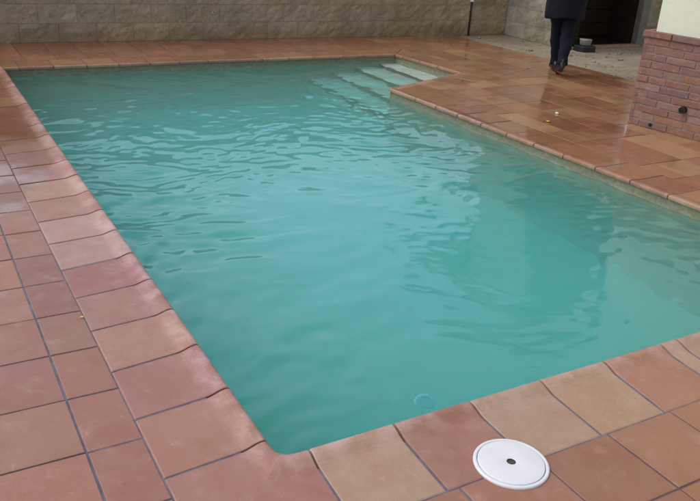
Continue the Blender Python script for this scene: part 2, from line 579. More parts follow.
co_ = co_[used]; quads = inv.reshape(-1, 4)
me.vertices.add(len(co_)); me.vertices.foreach_set('co', co_.ravel())
me.loops.add(quads.size); me.loops.foreach_set('vertex_index', quads.ravel().astype(np.int32))
me.polygons.add(len(quads)); me.polygons.foreach_set('loop_start', np.arange(0, quads.size, 4, dtype=np.int32))
me.polygons.foreach_set('loop_total', np.full(len(quads), 4, dtype=np.int32))
me.update(calc_edges=True); me.validate()
me.polygons.foreach_set('use_smooth', [True] * len(me.polygons))
me.materials.append(M_water)
wo = bpy.data.objects.new('pool_water', me); COL.objects.link(wo); tag(wo, kind='structure')

# ------------------------------------------------------------------ deck tiles
WALL = ((.127, 7.389), (6.71, 7.06))
wdir = (Vector(WALL[1]) - Vector(WALL[0])).normalized(); wn = Vector((-wdir.y, wdir.x))     # wn points away from the pool


def side(i0, i1, d, keep_out=True):
    p, e, n = offset_line(POOL[i0], POOL[i1], d)
    s = -1 if keep_out else 1
    return (p.x, p.y, n.x * s, n.y * s)


wall_plane = (WALL[0][0], WALL[0][1], wn.x, wn.y)
XL = xout
gap = .0
pDE, eDE, nDE = offset_line(E_, D, CW)
R_left = [(XL, 0, 1, 0), wall_plane]
R_near = [(XL, 0, -1, 0), (0, yo, 0, 1)]
R_far = [(XL, 0, -1, 0), side(4, 5, CW), side(3, 4, CW, False), wall_plane]
R_right = [side(1, 2, CW), (pDE.x, pDE.y, -nDE.x, -nDE.y), (0, yo, 0, -1), (6.02, 4, 1, .06)]
R_bay = [side(3, 4, CW), (pDE.x, pDE.y, nDE.x, nDE.y), wall_plane, (6.02, 4, 1, .06)]
deck = MB()


def tiles(planes, xs_, ys_, pal=PAL, fixed=None, rot=0, org=(0, 0)):
    for i in range(len(xs_) - 1):
        for j in range(len(ys_) - 1):
            q = [(xs_[i], ys_[j]), (xs_[i + 1], ys_[j]), (xs_[i + 1], ys_[j + 1]), (xs_[i], ys_[j + 1])]
            if rot:
                c, s = math.cos(rot), math.sin(rot)
                q = [(org[0] + x * c - y * s, org[1] + x * s + y * c) for x, y in q]
            q = clip(q, planes)
            if len(q) < 3: continue
            gj = random.uniform(-.0007, .0007); a = inset(q, gj + (.0038 if q[0][0] < 3 else .0028)); b = inset(q, gj + (.0062 if q[0][0] < 3 else .0042))
            if not a or not b: continue
            n = len(a)
            if len(b) != n: continue
            ar = abs(sum(b[k][0] * b[(k + 1) % n][1] - b[(k + 1) % n][0] * b[k][1] for k in range(n))) / 2
            if ar < .0015: continue
            t = jit(random.choice(pal), .07)
            if fixed and (i, j) in fixed: t = fixed[(i, j)]
            dz = random.uniform(-.001, .001); tx = random.uniform(-.003, .003); ty = random.uniform(-.003, .003)
            mx, my = a[0]
            zf = lambda p: dz + (p[0] - mx) * tx + (p[1] - my) * ty
            vs = [(p[0], p[1], -.02) for p in a] + [(p[0], p[1], zf(p) - .0012) for p in a] + [(p[0], p[1], zf(p)) for p in b]
            fs = [tuple(range(2 * n, 3 * n))]
            for lv in (0, 1):
                fs += [(lv * n + k, lv * n + (k + 1) % n, (lv + 1) * n + (k + 1) % n, (lv + 1) * n + k) for k in range(n)]
            deck.add(vs, fs, t)


def grid(a, b, ref, pitch):
    k = math.ceil((a - ref) / pitch); out = []
    while ref + k * pitch <= b + pitch: out.append(ref + k * pitch); k += 1
    return [ref + (math.ceil((a - ref) / pitch) - 1) * pitch] + out


dpal = [lin(168, 112, 100), lin(160, 104, 94), lin(164, 116, 98), lin(172, 118, 104), lin(170, 110, 92)]
yl = grid(-4, 7.6, .257, .2998)
tiles(R_left, [-.518 - .3 * k for k in range(14, -1, -1)] + [XL], yl, dpal)
npal = [lin(170, 112, 86), lin(164, 108, 84), lin(172, 116, 92), lin(166, 106, 88)]
tiles(R_near, [-.345] + [.115 + .3035 * k for k in range(0, 16)], [yo - .294 - .3 * k for k in range(8, -1, -1)] + [yo], npal)
fpal = [lin(176, 118, 96), lin(168, 112, 92), lin(180, 130, 100), lin(170, 106, 88)]
tiles(R_far, grid(-.4, 5, .23, .298), grid(6.2, 7.6, 6.68, .30), fpal)
rp2 = rpal + [lin(190, 152, 118), lin(178, 126, 96), lin(166, 112, 88)]
tiles(R_right, grid(3.3, 6.4, 3.72, .30), grid(-.8, 5.6, .30, .30), rp2)
tiles(R_bay, grid(3.9, 6.4, 4.02, .30), grid(4.5, 7.4, 4.90, .30), rp2)
do = deck.build('pool_deck', M_tile); tag(do, kind='structure')
# bed of grout under the tiles: same regions as whole sheets
gb = MB()
for R in (R_left, R_near, R_far, R_right, R_bay):
    q = clip([(-4.7, -4.0), (6.4, -4.0), (6.4, 8.2), (-4.7, 8.2)], R)
    gb.add([(x, y, -.0032) for x, y in q], [tuple(range(len(q)))])
tag(gb.build('deck_grout', M_grout), kind='structure')

# ground to the horizon, open over the pool
gm = MB()
h0, h1, k0, k1 = -.20, 4.45, -.20, 6.25
BG = 400
for x0, x1, y0, y1 in ((-BG, BG, -BG, k0), (-BG, BG, k1, BG), (-BG, h0, k0, k1), (h1, BG, k0, k1)):
    gm.add([(x0, y0, -.06), (x1, y0, -.06), (x1, y1, -.06), (x0, y1, -.06)], [(0, 1, 2, 3)])
tag(gm.build('ground', M_sand), kind='structure')
# uneven sandy strip beside the deck
sm = MB(); nxs, nys = 90, 110; vs = []
for j in range(nys + 1):
    for i in range(nxs + 1):
        x = 5.2 + 5.2 * i / nxs; y = 2.9 + 4.6 * j / nys
        e = noise.fractal((x * 2.2, y * 2.2, 0), 1, 2, 5) * .012 + noise.noise((x * 9, y * 9, 3)) * .006
        edge = max(0, min(1, (x - 6.0 + .06 * (y - 4) + .10 * noise.noise((x * 3, y * 3, 9))) / .10))
        vs.append((x, y, -.026 + (.020 + e) * edge))
sm.add(vs, [(j * (nxs + 1) + i, j * (nxs + 1) + i + 1, (j + 1) * (nxs + 1) + i + 1, (j + 1) * (nxs + 1) + i) for j in range(nys) for i in range(nxs)])
tag(sm.build('sandy_strip', M_sand, smooth=True), kind='structure')

# ------------------------------------------------------------------ block walls
def block_wall(name, p0, p1, height, thick, outward, mat, shade, parent=None, bl=.40, bh=.20, first_z=0.0, rough=.008):
    """split-face blocks laid in courses from p0 to p1; the face towards the pool is dressed, a core stands behind"""
    p0 = Vector(p0); p1 = Vector(p1); e = (p1 - p0); L = e.length; e.normalize(); o = Vector(outward).normalized()
    m = MB(); rows = math.ceil(height / bh)
    for rI in range(rows):
        z0 = first_z + rI * bh; z1 = min(z0 + bh, height); off = (rI % 2) * bl / 2
        s = -off
        while s < L:
            a, b = max(s, 0) + .0014, min(s + bl, L) - .0014; s += bl
            if b - a < .03: continue
            nx_, nz_ = max(2, int((b - a) / .05)), 4
            k = random.uniform(.88, 1.1); t = (k, k * random.uniform(.98, 1.02), k * random.uniform(.95, 1.03))
            vs = []
            for jz in range(nz_ + 1):
                for ix in range(nx_ + 1):
                    sx_ = a + (b - a) * ix / nx_; z = z0 + .0014 + (z1 - z0 - .0028) * jz / nz_
                    brd = ix in (0, nx_) or jz in (0, nz_)
                    d = .013 + .004 * noise.noise((sx_ * 21, z * 21, 5.0)) if brd else .014 + rough * 2 * noise.noise((sx_ * 9 + p0.x, z * 9, rI * 3.1)) + rough * noise.noise((sx_ * 27, z * 27, p0.y))
                    q = p0 + e * sx_ + o * d
                    vs.append((q.x, q.y, z))
            fs = [(j * (nx_ + 1) + i, j * (nx_ + 1) + i + 1, (j + 1) * (nx_ + 1) + i + 1, (j + 1) * (nx_ + 1) + i) for j in range(nz_) for i in range(nx_)]
            m.add(vs, fs, t)
    ob = m.build(name, mat, parent)
    c = MB(); q = [p0, p1, p1 - o * thick, p0 - o * thick]
    c.add([(v.x, v.y, -.05) for v in q] + [(v.x, v.y, height) for v in q], [(0, 1, 2, 3), (4, 5, 6, 7), (0, 1, 5, 4), (1, 2, 6, 5), (2, 3, 7, 6), (3, 0, 4, 7)])
    core = c.build('core', M_mortar, parent or ob)
    return ob


bw = empty('block_wall', (1.5, 7.35, 0))
tag(bw, 'long brown split-face block wall along the far side of the pool', 'wall')
Wa = Vector(WALL[0]) - wdir * 5.0
Wj = Vector(WALL[0]) + wdir * 5.93
def rel(ob, root):
    ob.parent = root; ob.matrix_parent_inverse = Matrix.Translation(-root.location); return ob
b_ = block_wall('blockwork', Wa, Wj, 1.2, .2, -wn, M_block, 1)
for ch in list(b_.children): rel(ch, bw)
rel(b_, bw)
cap = MB(); q = [Wa - wn * .03, Wj - wn * .03, Wj + wn * .23, Wa + wn * .23]
cap.add([(v.x, v.y, 1.201) for v in q] + [(v.x, v.y, 1.25) for v in q], [(0, 1, 2, 3), (4, 5, 6, 7), (0, 1, 5, 4), (1, 2, 6, 5), (2, 3, 7, 6), (3, 0, 4, 7)])
rel(cap.build('wall_cap', M_mortar), bw)
# small white rosette low on the wall
ro = MB(); pz = Vector(WALL[0]) + wdir * 2.33 - wn * .014
for k in range(7):
    a = 2 * PI * k / 7; c = Vector((pz.x, pz.y, .31)) + Vector((wdir.x, wdir.y, 0)) * .017 * math.cos(a) + Vector((0, 0, 1)) * .017 * math.sin(a)
    tube(ro, [c, c + Vector((-wn.x, -wn.y, 0)) * .012], [.011, .006], 8)
M_white = simple('white_plastic', lin(232, 232, 236), .38, .03, 40)
tag(ro.build('wall_rosette', simple('grey_white', lin(168, 164, 158), .6)), 'tiny white rosette stuck low on the brown block wall', 'rosette')

bw2 = empty('block_wall', (6.4, 7.08, 0))
tag(bw2, 'short bare stretch of block wall in the far corner beyond the dark pole', 'wall')
b_ = block_wall('blockwork', Wj + wdir * .03 + wn * .02, Vector(WALL[1]) + wn * .02 + wdir * .1, 1.2, .2, -wn, M_block, 1)
for ch in list(b_.children): rel(ch, bw2)
rel(b_, bw2)

M_pole = simple('dark_steel', lin(58, 54, 52), .5, .2, 30)
pl_ = MB(); pj = Wj + wdir * .012 - wn * .012
tube(pl_, [(pj.x, pj.y, -.02), (pj.x, pj.y, 1.4)], [.016, .016], 12)
po = pl_.build('thin_pole', M_pole, smooth=True); tag(po, 'thin dark pole standing upright at the joint of the far block wall', 'pole')
cl = MB(); c = Vector((pj.x, pj.y, .475)); tube(cl, [c - Vector((0, 0, .03)), c + Vector((0, 0, .03))], [.028, .028], 14)
cl.build('clamp', M_white, po)

# ------------------------------------------------------------------ shed with a boarded front, doorway shade painted into the boards
shed = empty('shed', (7.4, 5.9, 0))
tag(shed, 'block shed with a dark boarded front beside the sandy strip', 'shed')
SH = 3.9
sl = block_wall('side_wall', (6.70, 7.06), (6.70, 5.905), SH, .2, (-1, 0), M_sideblock, 1)
for ch in list(sl.children): rel(ch, shed)
rel(sl, shed)
sr = block_wall('side_wall', (8.16, 5.93), (8.16, 9.0), SH, .16, (1, 0), M_sideblock, 1)
for ch in list(sr.children): rel(ch, shed)
rel(sr, shed)
bw3 = empty('block_wall', (9.4, 6.9, 0))
tag(bw3, 'brown block wall glimpsed between the doorway frame and the cream house', 'wall')
b_ = block_wall('blockwork', (8.19, 6.6), (12.0, 6.6), 1.2, .2, (0, -1), M_block, 1)
for ch in list(b_.children): rel(ch, bw3)
rel(b_, bw3)


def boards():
    N = NT('shade_dark_boards')  # near-black board colour carries the deep shade of the doorway
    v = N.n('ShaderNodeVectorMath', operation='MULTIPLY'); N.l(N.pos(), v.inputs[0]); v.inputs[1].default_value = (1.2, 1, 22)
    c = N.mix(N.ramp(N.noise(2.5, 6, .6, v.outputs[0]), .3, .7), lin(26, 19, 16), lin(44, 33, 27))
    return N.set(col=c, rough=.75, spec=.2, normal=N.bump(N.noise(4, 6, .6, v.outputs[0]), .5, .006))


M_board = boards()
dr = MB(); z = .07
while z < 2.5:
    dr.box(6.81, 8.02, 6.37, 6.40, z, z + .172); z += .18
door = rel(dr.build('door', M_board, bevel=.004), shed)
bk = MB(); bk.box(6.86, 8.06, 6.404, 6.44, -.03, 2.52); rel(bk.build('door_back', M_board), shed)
ln = MB(); ln.box(6.902, 8.158, 5.90, 6.44, 2.53, SH); rel(ln.build('upper_boarding', simple('brown_render', lin(104, 94, 84), .85, .15, 6, .3)), shed)
il = MB(); il.box(7.968, 7.998, 5.94, 6.40, -.02, 2.52); il.box(6.81, 7.966, 5.945, 6.365, -.03, .012); rel(il.build('doorway_lining', M_board), shed)  # dark side and floor sheets, recess shade put into their colour
ljm = MB(); ljm.box(6.704, 6.906, 5.865, 5.903, -.04, SH - .003); ljm.box(6.905, 6.93, 5.91, 6.36, -.04, SH - .003); rel(ljm.build('corner_shade_boards', M_board), shed)  # dark sheets added over the bare wall end to carry the doorway shade
th = MB(); th.box(6.72, 8.03, 5.80, 5.94, -.04, .028); rel(th.build('threshold', simple('old_concrete', lin(150, 118, 98), .8, .2, 20, .4), bevel=.006), shed)
jm = MB(); jm.box(7.985, 8.125, 5.84, 5.926, -.04, 2.6); rel(jm.build('door_frame', simple('galvanised_frame', lin(112, 110, 106), .45, .15, 12, metal=.2), bevel=.006), shed)
rf = MB(); rf.box(6.5, 8.3, 5.6, 9.0, SH + .003, SH + .15); rel(rf.build('roof', M_mortar), shed)
# pale tub standing on a black crate before the door
tb = empty('plastic_tub', (6.885, 5.70, .0))
tag(tb, 'pale plastic tub on a black base by the dark boarded door', 'tub')
t1 = MB(); tube(t1, [(0, 0, .075), (0, 0, .08), (0, 0, .145), (0, 0, .15), (0, 0, .147)], [.05, .068, .078, .082, .072], 18)
t1.build('bucket', simple('grey_plastic', lin(158, 156, 148), .6, .05, 20), tb, smooth=True)
t2 = MB(); t2.box(-.11, .11, -.09, .09, -.01, .072); t2.build('base', simple('black_plastic', lin(26, 26, 28), .5, .1, 20), tb, bevel=.01)

# ------------------------------------------------------------------ house corner: brick plinth under cream render
house = empty('house', (4.459, 2.723, 0))
tag(house, 'house corner with rustic brick plinth below cream rendered wall', 'house')
u = Vector((.118, -.632)).normalized(); w = Vector((-u.y, u.x))         # u runs along the face, w into the house
HL, HD, HP = 5.2, 4.5, .765
O = Vector((4.459, 2.723))


def hp(s, d, z): v = O + u * s + w * d; return (v.x, v.y, z)


def hbox(m, s0, s1, d0, d1, z0, z1, t=(1, 1, 1)):
    vs = [hp(s, d, z) for z in (z0, z1) for d in (d0, d1) for s in (s0, s1)]
    m.add(vs, [(0, 2, 3, 1), (4, 5, 7, 6), (0, 1, 5, 4), (2, 6, 7, 3), (0, 4, 6, 2), (1, 3, 7, 5)], t)


bp = [lin(142, 102, 84), lin(138, 98, 84), lin(132, 97, 87), lin(148, 104, 80), lin(130, 99, 91), lin(140, 106, 92), lin(136, 94, 78), lin(144, 112, 98)]
br = MB(); rowh = .0595; nrow = 12


def brick(s0, s1, z0, z1, t, north=False, out=0.0):
    c = .004; rnd = lambda: random.uniform(-.0018, .0018)
    def P(s, z, d):
        s += rnd(); z += rnd()
        return hp(s, -d, z) if not north else hp(-d, s, z)
    vs = []
    for dd, ins_ in ((-.03, 0), (.0 + out, 0), (.004 + out, c)):
        vs += [P(s0 + ins_, z0 + ins_, dd), P(s1 - ins_, z0 + ins_, dd), P(s1 - ins_, z1 - ins_, dd), P(s0 + ins_, z1 - ins_, dd)]
    fs = [(8, 9, 10, 11)]
    for lv in (0, 4): fs += [(lv + k, lv + (k + 1) % 4, lv + 4 + (k + 1) % 4, lv + 4 + k) for k in range(4)]
    br.add(vs, fs, t)


for rI in range(nrow):
    z0 = rI * rowh + .004; z1 = z0 + rowh - .009
    for north in (False, True):
        s = -.004 if True else 0; lim = HL if not north else HD
        first = True
        while s < lim:
            Lb = random.choice((.20, .235, .25, .26, .16)) if not first else ((.11, .23)[(rI + north) % 2])
            first = False
            s1 = min(s + Lb, lim)
            if s1 - s > .04: brick(s, s1 - .009, z0, z1, jit(random.choice(bp), .10), north, random.uniform(-.003, .004))
            s = s1
# header course on top, standing a little proud
z0 = nrow * rowh + .004
for north in (False, True):
    s = -.018; lim = HL if not north else HD
    while s < lim:
        Lb = .245 + random.uniform(-.01, .01)
        brick(s, min(s + Lb, lim) - .008, z0, HP, jit(random.choice(bp[:2] + bp[4:7]), .1), north, .016); s += Lb
plo = rel(br.build('plinth', M_brick), house)
mo = MB(); hbox(mo, .0005, HL, .0005, HD, -.05, HP - .006); rel(mo.build('plinth_mortar', M_bmortar), house)
uw = MB(); hbox(uw, .052, HL, .052, HD, HP - .004, 5.6); rel(uw.build('wall', M_render), house)
ro_ = MB(); hbox(ro_, -.25, HL, -.25, HD, 5.603, 5.75); rel(ro_.build('roof', M_bmortar), house)
# capped black drain outlets in the plinth
M_black = simple('black_pipe', lin(24, 23, 24), .45, .2, 40)
def spout(s, z, rad, L):
    m = MB(); n = Vector((-w.x, -w.y, 0)); c = Vector(hp(s, .004, z))
    ring = 20
    tube(m, [c - n * .0, c + n * L, c + n * L, c + n * (L - .03)], [rad, rad, rad * .78, rad * .74], ring, caps=True)
    rel(m.build('drain_outlet', M_black, smooth=False), house)
spout(.455, .215, .027, .045)
spout(.205, .035, .015, .02)

# ------------------------------------------------------------------ skimmer lid
lid = empty('skimmer_lid', (.628, -.337, 0)); tag(lid, 'round white skimmer lid with a finger hole lying on the near tiles', 'lid')
M_lid = NT('white_lid')
cN = M_lid.mix(M_lid.ramp(M_lid.noise(7, 5, .6), .4, .75, 0, .5), lin(224, 224, 228), lin(206, 206, 212))
cN = M_lid.mix(M_lid.ramp(M_lid.noise(140, 3, .6), .62, .76, 0, .35), cN, lin(176, 170, 164))
M_lid = M_lid.set(col=cN, rough=.36)
def lathe(mb, prof, n=96):
    vs = [(r_ * math.cos(2 * PI * k / n), r_ * math.sin(2 * PI * k / n), z) for r_, z in prof for k in range(n)]
    mb.add(vs, [(i * n + k, i * n + (k + 1) % n, (i + 1) * n + (k + 1) % n, (i + 1) * n + k) for i in range(len(prof) - 1) for k in range(n)])
RL = .117
ld = MB(); lathe(ld, [(.1035, .004), (.1035, .0118), (.1025, .0132), (.100, .0140), (.06, .0150), (.016, .0152), (.0145, .0145), (.0142, .0130), (.0142, .006)])
ld.build('cover', M_lid, lid, smooth=True); lid.scale = (1, 1, .72)
rm = MB(); lathe(rm, [(RL - .001, -.004), (RL, .002), (RL, .008), (RL - .0015, .0108), (RL - .004, .0120), (.1085, .0120), (.1066, .0112), (.1058, .0095), (.1058, .003)])
rm.build('rim', M_lid, lid, smooth=True)
gr = MB(); lathe(gr, [(.1056, .0062), (.1037, .0062)], 96); gr.build('groove', simple('groove_grey', lin(120, 116, 116), .8), lid)  # flat ring at the groove bottom, greyer than the lid
hl = MB(); lathe(hl, [(.0138, .0135), (.0138, .0085), (.0001, .0085)], 40); hl.build('finger_hole', simple('hole_plug', lin(74, 66, 60), .6), lid)

# ------------------------------------------------------------------ small things lying about
M_glass = NT('soap_film')
M_glass.t.nodes.remove(M_glass.p)
tr = M_glass.n('ShaderNodeBsdfTransparent'); tr.inputs[0].default_value = (.88, .97, 1, 1)
gl = M_glass.n('ShaderNodeBsdfPrincipled'); gl.inputs['Roughness'].default_value = .1; gl.inputs[0].default_value = (.30, .66, .86, 1)
lw = M_glass.n('ShaderNodeLayerWeight'); lw.inputs[0].default_value = .5
mx = M_glass.n('ShaderNodeMixShader'); pw_ = M_glass.math('MULTIPLY', M_glass.math('POWER', lw.outputs['Facing'], 2.6), 1.0); M_glass.l(pw_, mx.inputs[0]); M_glass.l(tr.outputs[0], mx.inputs[1]); M_glass.l(gl.outputs[0], mx.inputs[2])
M_glass.l(mx.outputs[0], M_glass.out.inputs['Surface'])
bb = MB(); n = 40; R0 = .037
prof = [(R0 * math.cos(a), R0 * .8 * math.sin(a)) for a in (PI / 2 * k / 10 for k in range(11))]
prof[-1] = (.0006, R0 * .8)
lathe(bb, prof, n)
tp = [(.0365 + .0032 * math.cos(a), .0032 * math.sin(a)) for a in (2 * PI * j / 10 for j in range(11))]
lathe(bb, tp, n)
bo = bb.build('bubble', M_glass.m, smooth=True); bo.location = (.643, .145, ZW + .002)
tag(bo, 'clear round bubble floating near the front edge of the pool', 'bubble')


def leaf(x, y, size, a, col, label):
    m = MB(); pts = []
    for k in range(9):
        t = k / 8; wd = math.sin(PI * t) ** .8 * .42
        pts.append((t - .5, wd, .06 * math.sin(PI * t)))
    vs = [(p[0] * size, p[1] * size, .004 + p[2] * size * .4 + size * .12) for p in pts] + [(p[0] * size, 0, .004 + .02 * size) for p in pts] + [(p[0] * size, -p[1] * size, .004 + p[2] * size * .4 + size * .08) for p in pts]
    m.add(vs, [(r_ * 9 + k, r_ * 9 + k + 1, (r_ + 1) * 9 + k + 1, (r_ + 1) * 9 + k) for r_ in (0, 1) for k in range(8)])
    o = m.build('leaf', simple('leaf', col, .5, .15, 80), smooth=True); o.location = (x, y, 0); o.rotation_euler = (0, 0, a)
    sol = o.modifiers.new('thickness', 'SOLIDIFY'); sol.thickness = .0012
    tag(o, label, 'leaf')


leaf(3.778, 2.960, .042, .6, lin(206, 190, 60), 'small yellow leaf on the wet tiles near the house')
leaf(-.356, 1.094, .016, 1.9, lin(206, 206, 80), 'tiny yellow-green leaf in the grout line beside the left coping')
pb = bmesh.new(); bmesh.ops.create_icosphere(pb, subdivisions=3, radius=.015)
for v in pb.verts: v.co *= 1 + .25 * noise.noise(v.co * 60); 
for v in pb.verts: v.co.z *= .6
pm = bpy.data.meshes.new('pebble'); pb.to_mesh(pm); pb.free(); pm.materials.append(simple('white_stone', lin(226, 222, 212), .6, .05, 50))
pm.polygons.foreach_set('use_smooth', [True] * len(pm.polygons))
pbo = bpy.data.objects.new('pebble', pm); COL.objects.link(pbo); pbo.location = (4.057, 3.154, .008)
tag(pbo, 'small white pebble lying on the wet tiles near the house', 'pebble')
# stones scattered on the sandy strip
M_stone = [simple('sand_stone', lin(150, 136, 116), .85, .25, 40, .4), simple('dark_stone', lin(92, 80, 66), .85, .25, 40, .4)]
stones = MB()
for k in range(260):
    x = random.uniform(6.05, 8.4); y = random.uniform(3.6, 6.9)
    if x > 6.6 and y > 5.75: continue
    s_ = random.choice((.008, .01, .013, .018, .03)) * random.uniform(.7, 1.3); bmv = []
    seed = random.random() * 50; c = random.uniform(.5, 1.2)
    for (a, b, cc) in ((1, 0, 0), (0, 1, 0), (-1, 0, 0), (0, -1, 0), (0, 0, .7), (0, 0, -.4)):
        bmv.append((x + a * s_ * random.uniform(.7, 1.3), y + b * s_ * random.uniform(.7, 1.3), -.004 + cc * s_))
    stones.add(bmv, [(0, 1, 4), (1, 2, 4), (2, 3, 4), (3, 0, 4), (1, 0, 5), (2, 1, 5), (3, 2, 5), (0, 3, 5)], (c, c, c))
tag(stones.build('gravel', M_sand, smooth=True), 'loose stones scattered over the sandy strip', 'gravel', kind='stuff')

# ------------------------------------------------------------------ person walking away
per = empty('person', (5.37, 4.60, 0)); per.rotation_euler = (0, 0, math.atan2(.82, .57) - PI / 2)   # local +y is the heading, +x the right hand
tag(per, 'person in a long dark navy coat and blue trousers walking away', 'person')
M_skin = simple('skin', lin(196, 146, 122), .5, .06, 20)
M_coat = simple('navy_coat', lin(17, 18, 30), .85, .25, 60, .4, .25)
M_jean = simple('blue_trousers', lin(15, 17, 34), .85, .3, 30, .4, .25)
M_shoe = simple('black_shoe', lin(18, 17, 18), .4, .15, 30)
M_hair = simple('dark_hair', lin(38, 28, 22), .6, .3, 90, .5)
aR = Vector((.025, -.19, .14)); kR = Vector((.058, -.02, .49)); hR = Vector((.085, 0, .90))
aL = Vector((.012, .185, .085)); kL = Vector((-.035, .13, .49)); hL = Vector((-.085, 0, .90))


def skin_mesh(name, joints, edges, root, mat, parent, sub=2):
    me_ = bpy.data.meshes.new(name); me_.from_pydata([j[0] for j in joints], edges, [])
    ob = bpy.data.objects.new(name, me_); COL.objects.link(ob)
    ob.modifiers.new('skin', 'SKIN'); sk = me_.skin_vertices[0] if me_.skin_vertices else None
    if sk is None:
        bpy.context.view_layer.objects.active = ob
        bm_ = bmesh.new(); bm_.from_mesh(me_); bm_.verts.layers.skin.verify(); bm_.to_mesh(me_); bm_.free()
        sk = me_.skin_vertices[0]
    for i, j in enumerate(joints):
        rr_ = j[1] if isinstance(j[1], tuple) else (j[1], j[1])
        sk.data[i].radius = rr_; sk.data[i].use_root = (i == root)
    s2 = ob.modifiers.new('sub', 'SUBSURF'); s2.levels = sub; s2.render_levels = sub
    dg = bpy.context.evaluated_depsgraph_get()
    nm = bpy.data.meshes.new_from_object(ob.evaluated_get(dg))
    bpy.data.objects.remove(ob); nm.name = name
    o = bpy.data.objects.new(name, nm); COL.objects.link(o); nm.materials.clear(); nm.materials.append(mat)
    nm.polygons.foreach_set('use_smooth', [True] * len(nm.polygons))
    o.parent = parent
    return o


eR = Vector((.27, .02, 1.10)); wR = Vector((.17, .24, 1.04)); eL = Vector((-.27, .02, 1.10)); wL = Vector((-.17, .24, 1.04))
J = [((0, 0, .95), .12), ((0, 0, 1.12), .11), ((0, .01, 1.30), .13), ((0, .0, 1.43), .055), ((0, .015, 1.50), .055), ((0, .02, 1.57), .085), ((0, .02, 1.645), .075),
     (tuple(hR), .085), (tuple(kR), .055), (tuple(aR), .037), ((.025, -.05, .03), .028),
     (tuple(hL), .085), (tuple(kL), .055), (tuple(aL), .037), ((.0, .29, .03), .028),
     ((.18, 0, 1.38), .055), (tuple(eR), .04), (tuple(wR), .028), ((-.18, 0, 1.38), .055), (tuple(eL), .04), (tuple(wL), .028),
     ((0, .115, 1.56), .018)]
Ed = [(0, 1), (1, 2), (2, 3), (3, 4), (4, 5), (5, 6), (0, 7), (7, 8), (8, 9), (9, 10), (0, 11), (11, 12), (12, 13), (13, 14), (2, 15), (15, 16), (16, 17), (2, 18), (18, 19), (19, 20), (5, 21)]
# hands, rooted at the wrists: palm, four fingers, thumb
for sgn, wi, wv in ((1, 17, wR), (-1, 20, wL)):
    base = len(J); d = Vector((-sgn * .55, .80, -.1)).normalized(); acr = Vector((0, .1, -1)).normalized(); inn = Vector((-sgn * .8, -.55, 0)).normalized()
    J.append((tuple(wv + d * .045), (.028, .017))); Ed.append((wi, base))
    for q_, (off, L_) in enumerate(((-.030, .068), (-.010, .078), (.010, .074), (.029, .058))):
        a0 = wv + d * .085 + acr * off; a1 = a0 + (d * .9 + inn * .4).normalized() * L_ * .5; a2 = a1 + (d * .5 + inn * .85).normalized() * L_ * .5
        s_ = len(J); J += [(tuple(a0), .0095), (tuple(a1), .0085), (tuple(a2), .0068)]; Ed += [(base, s_), (s_, s_ + 1), (s_ + 1, s_ + 2)]
    t0 = wv + d * .035 - acr * .03; t1 = t0 + (d * .6 - acr * .5 + inn * .4).normalized() * .035; t2 = t1 + (d * .8 + inn * .4).normalized() * .028
    s_ = len(J); J += [(tuple(t0), .012), (tuple(t1), .0095), (tuple(t2), .008)]; Ed += [(base, s_), (s_, s_ + 1), (s_ + 1, s_ + 2)]
body = skin_mesh('body', J, Ed, 0, M_skin, per)

tr_ = MB()
def limb(hip, knee, ank, rs):
    P = [hip + Vector((0, 0, .02)), hip.lerp(knee, .35), hip.lerp(knee, .75), knee, knee.lerp(ank, .3), knee.lerp(ank, .65), knee.lerp(ank, .92), ank + Vector((0, -.004, -.02))]
    tube(tr_, P, rs, 22, caps=True)
limb(hR, kR, aR, [.105, .092, .075, .067, .066, .058, .053, .055])
limb(hL, kL, aL, [.105, .092, .075, .067, .066, .058, .053, .055])
tube(tr_, [(0, 0, .80), (0, 0, .88), (0, 0, .98), (0, 0, 1.04)], [(.11, .10), (.175, .12), (.165, .115), (.16, .11)], 26)
tro = tr_.build('trousers', M_jean, per, smooth=True)
sbm = tro.modifiers.new('sub', 'SUBSURF'); sbm.levels = 1; sbm.render_levels = 2
tx = bpy.data.textures.new('folds', 'CLOUDS'); tx.noise_scale = .09
dm = tro.modifiers.new('folds', 'DISPLACE'); dm.texture = tx; dm.strength = .034; dm.mid_level = .5

ct = MB()
rings = [(.585, .205, .165, .015), (.60, .213, .172, .015), (.72, .208, .165, .012), (.86, .205, .155, .006), (.98, .195, .142, 0), (1.10, .185, .130, 0), (1.22, .200, .138, .005),
         (1.33, .215, .135, .005), (1.39, .19, .115, .0), (1.425, .12, .09, .0), (1.45, .078, .078, .005), (1.49, .074, .074, .01)]
n = 40; vs = []
for z, a, b, yo_ in rings:
    for k in range(n):
        th_ = 2 * PI * k / n
        fold = 1 + (.035 * math.sin(th_ * 7 + 2) + .02 * math.sin(th_ * 11)) * max(0, (1.0 - z) / .45)
        vs.append((a * math.cos(th_) * fold, yo_ + b * math.sin(th_) * fold, z + (.012 * math.sin(th_ * 3) if z < .61 else 0)))
ct.add(vs, [(i * n + k, i * n + (k + 1) % n, (i + 1) * n + (k + 1) % n, (i + 1) * n + k) for i in range(len(rings) - 1) for k in range(n)])
for sgn, e_, w_ in ((1, eR, wR), (-1, eL, wL)):
    sh = Vector((sgn * .165, 0, 1.365))
    tube(ct, [sh, sh.lerp(e_, .3), sh.lerp(e_, .75), e_, e_.lerp(w_, .35), e_.lerp(w_, .75), w_], [.07, .072, .064, .062, .058, .05, .046], 20)
cto = ct.build('coat', M_coat, per, smooth=True)
sol = cto.modifiers.new('cloth', 'SOLIDIFY'); sol.thickness = .006; sol.offset = -1
sbm = cto.modifiers.new('sub', 'SUBSURF'); sbm.levels = 1; sbm.render_levels = 2
dm = cto.modifiers.new('folds', 'DISPLACE'); dm.texture = tx; dm.strength = .016; dm.mid_level = .5

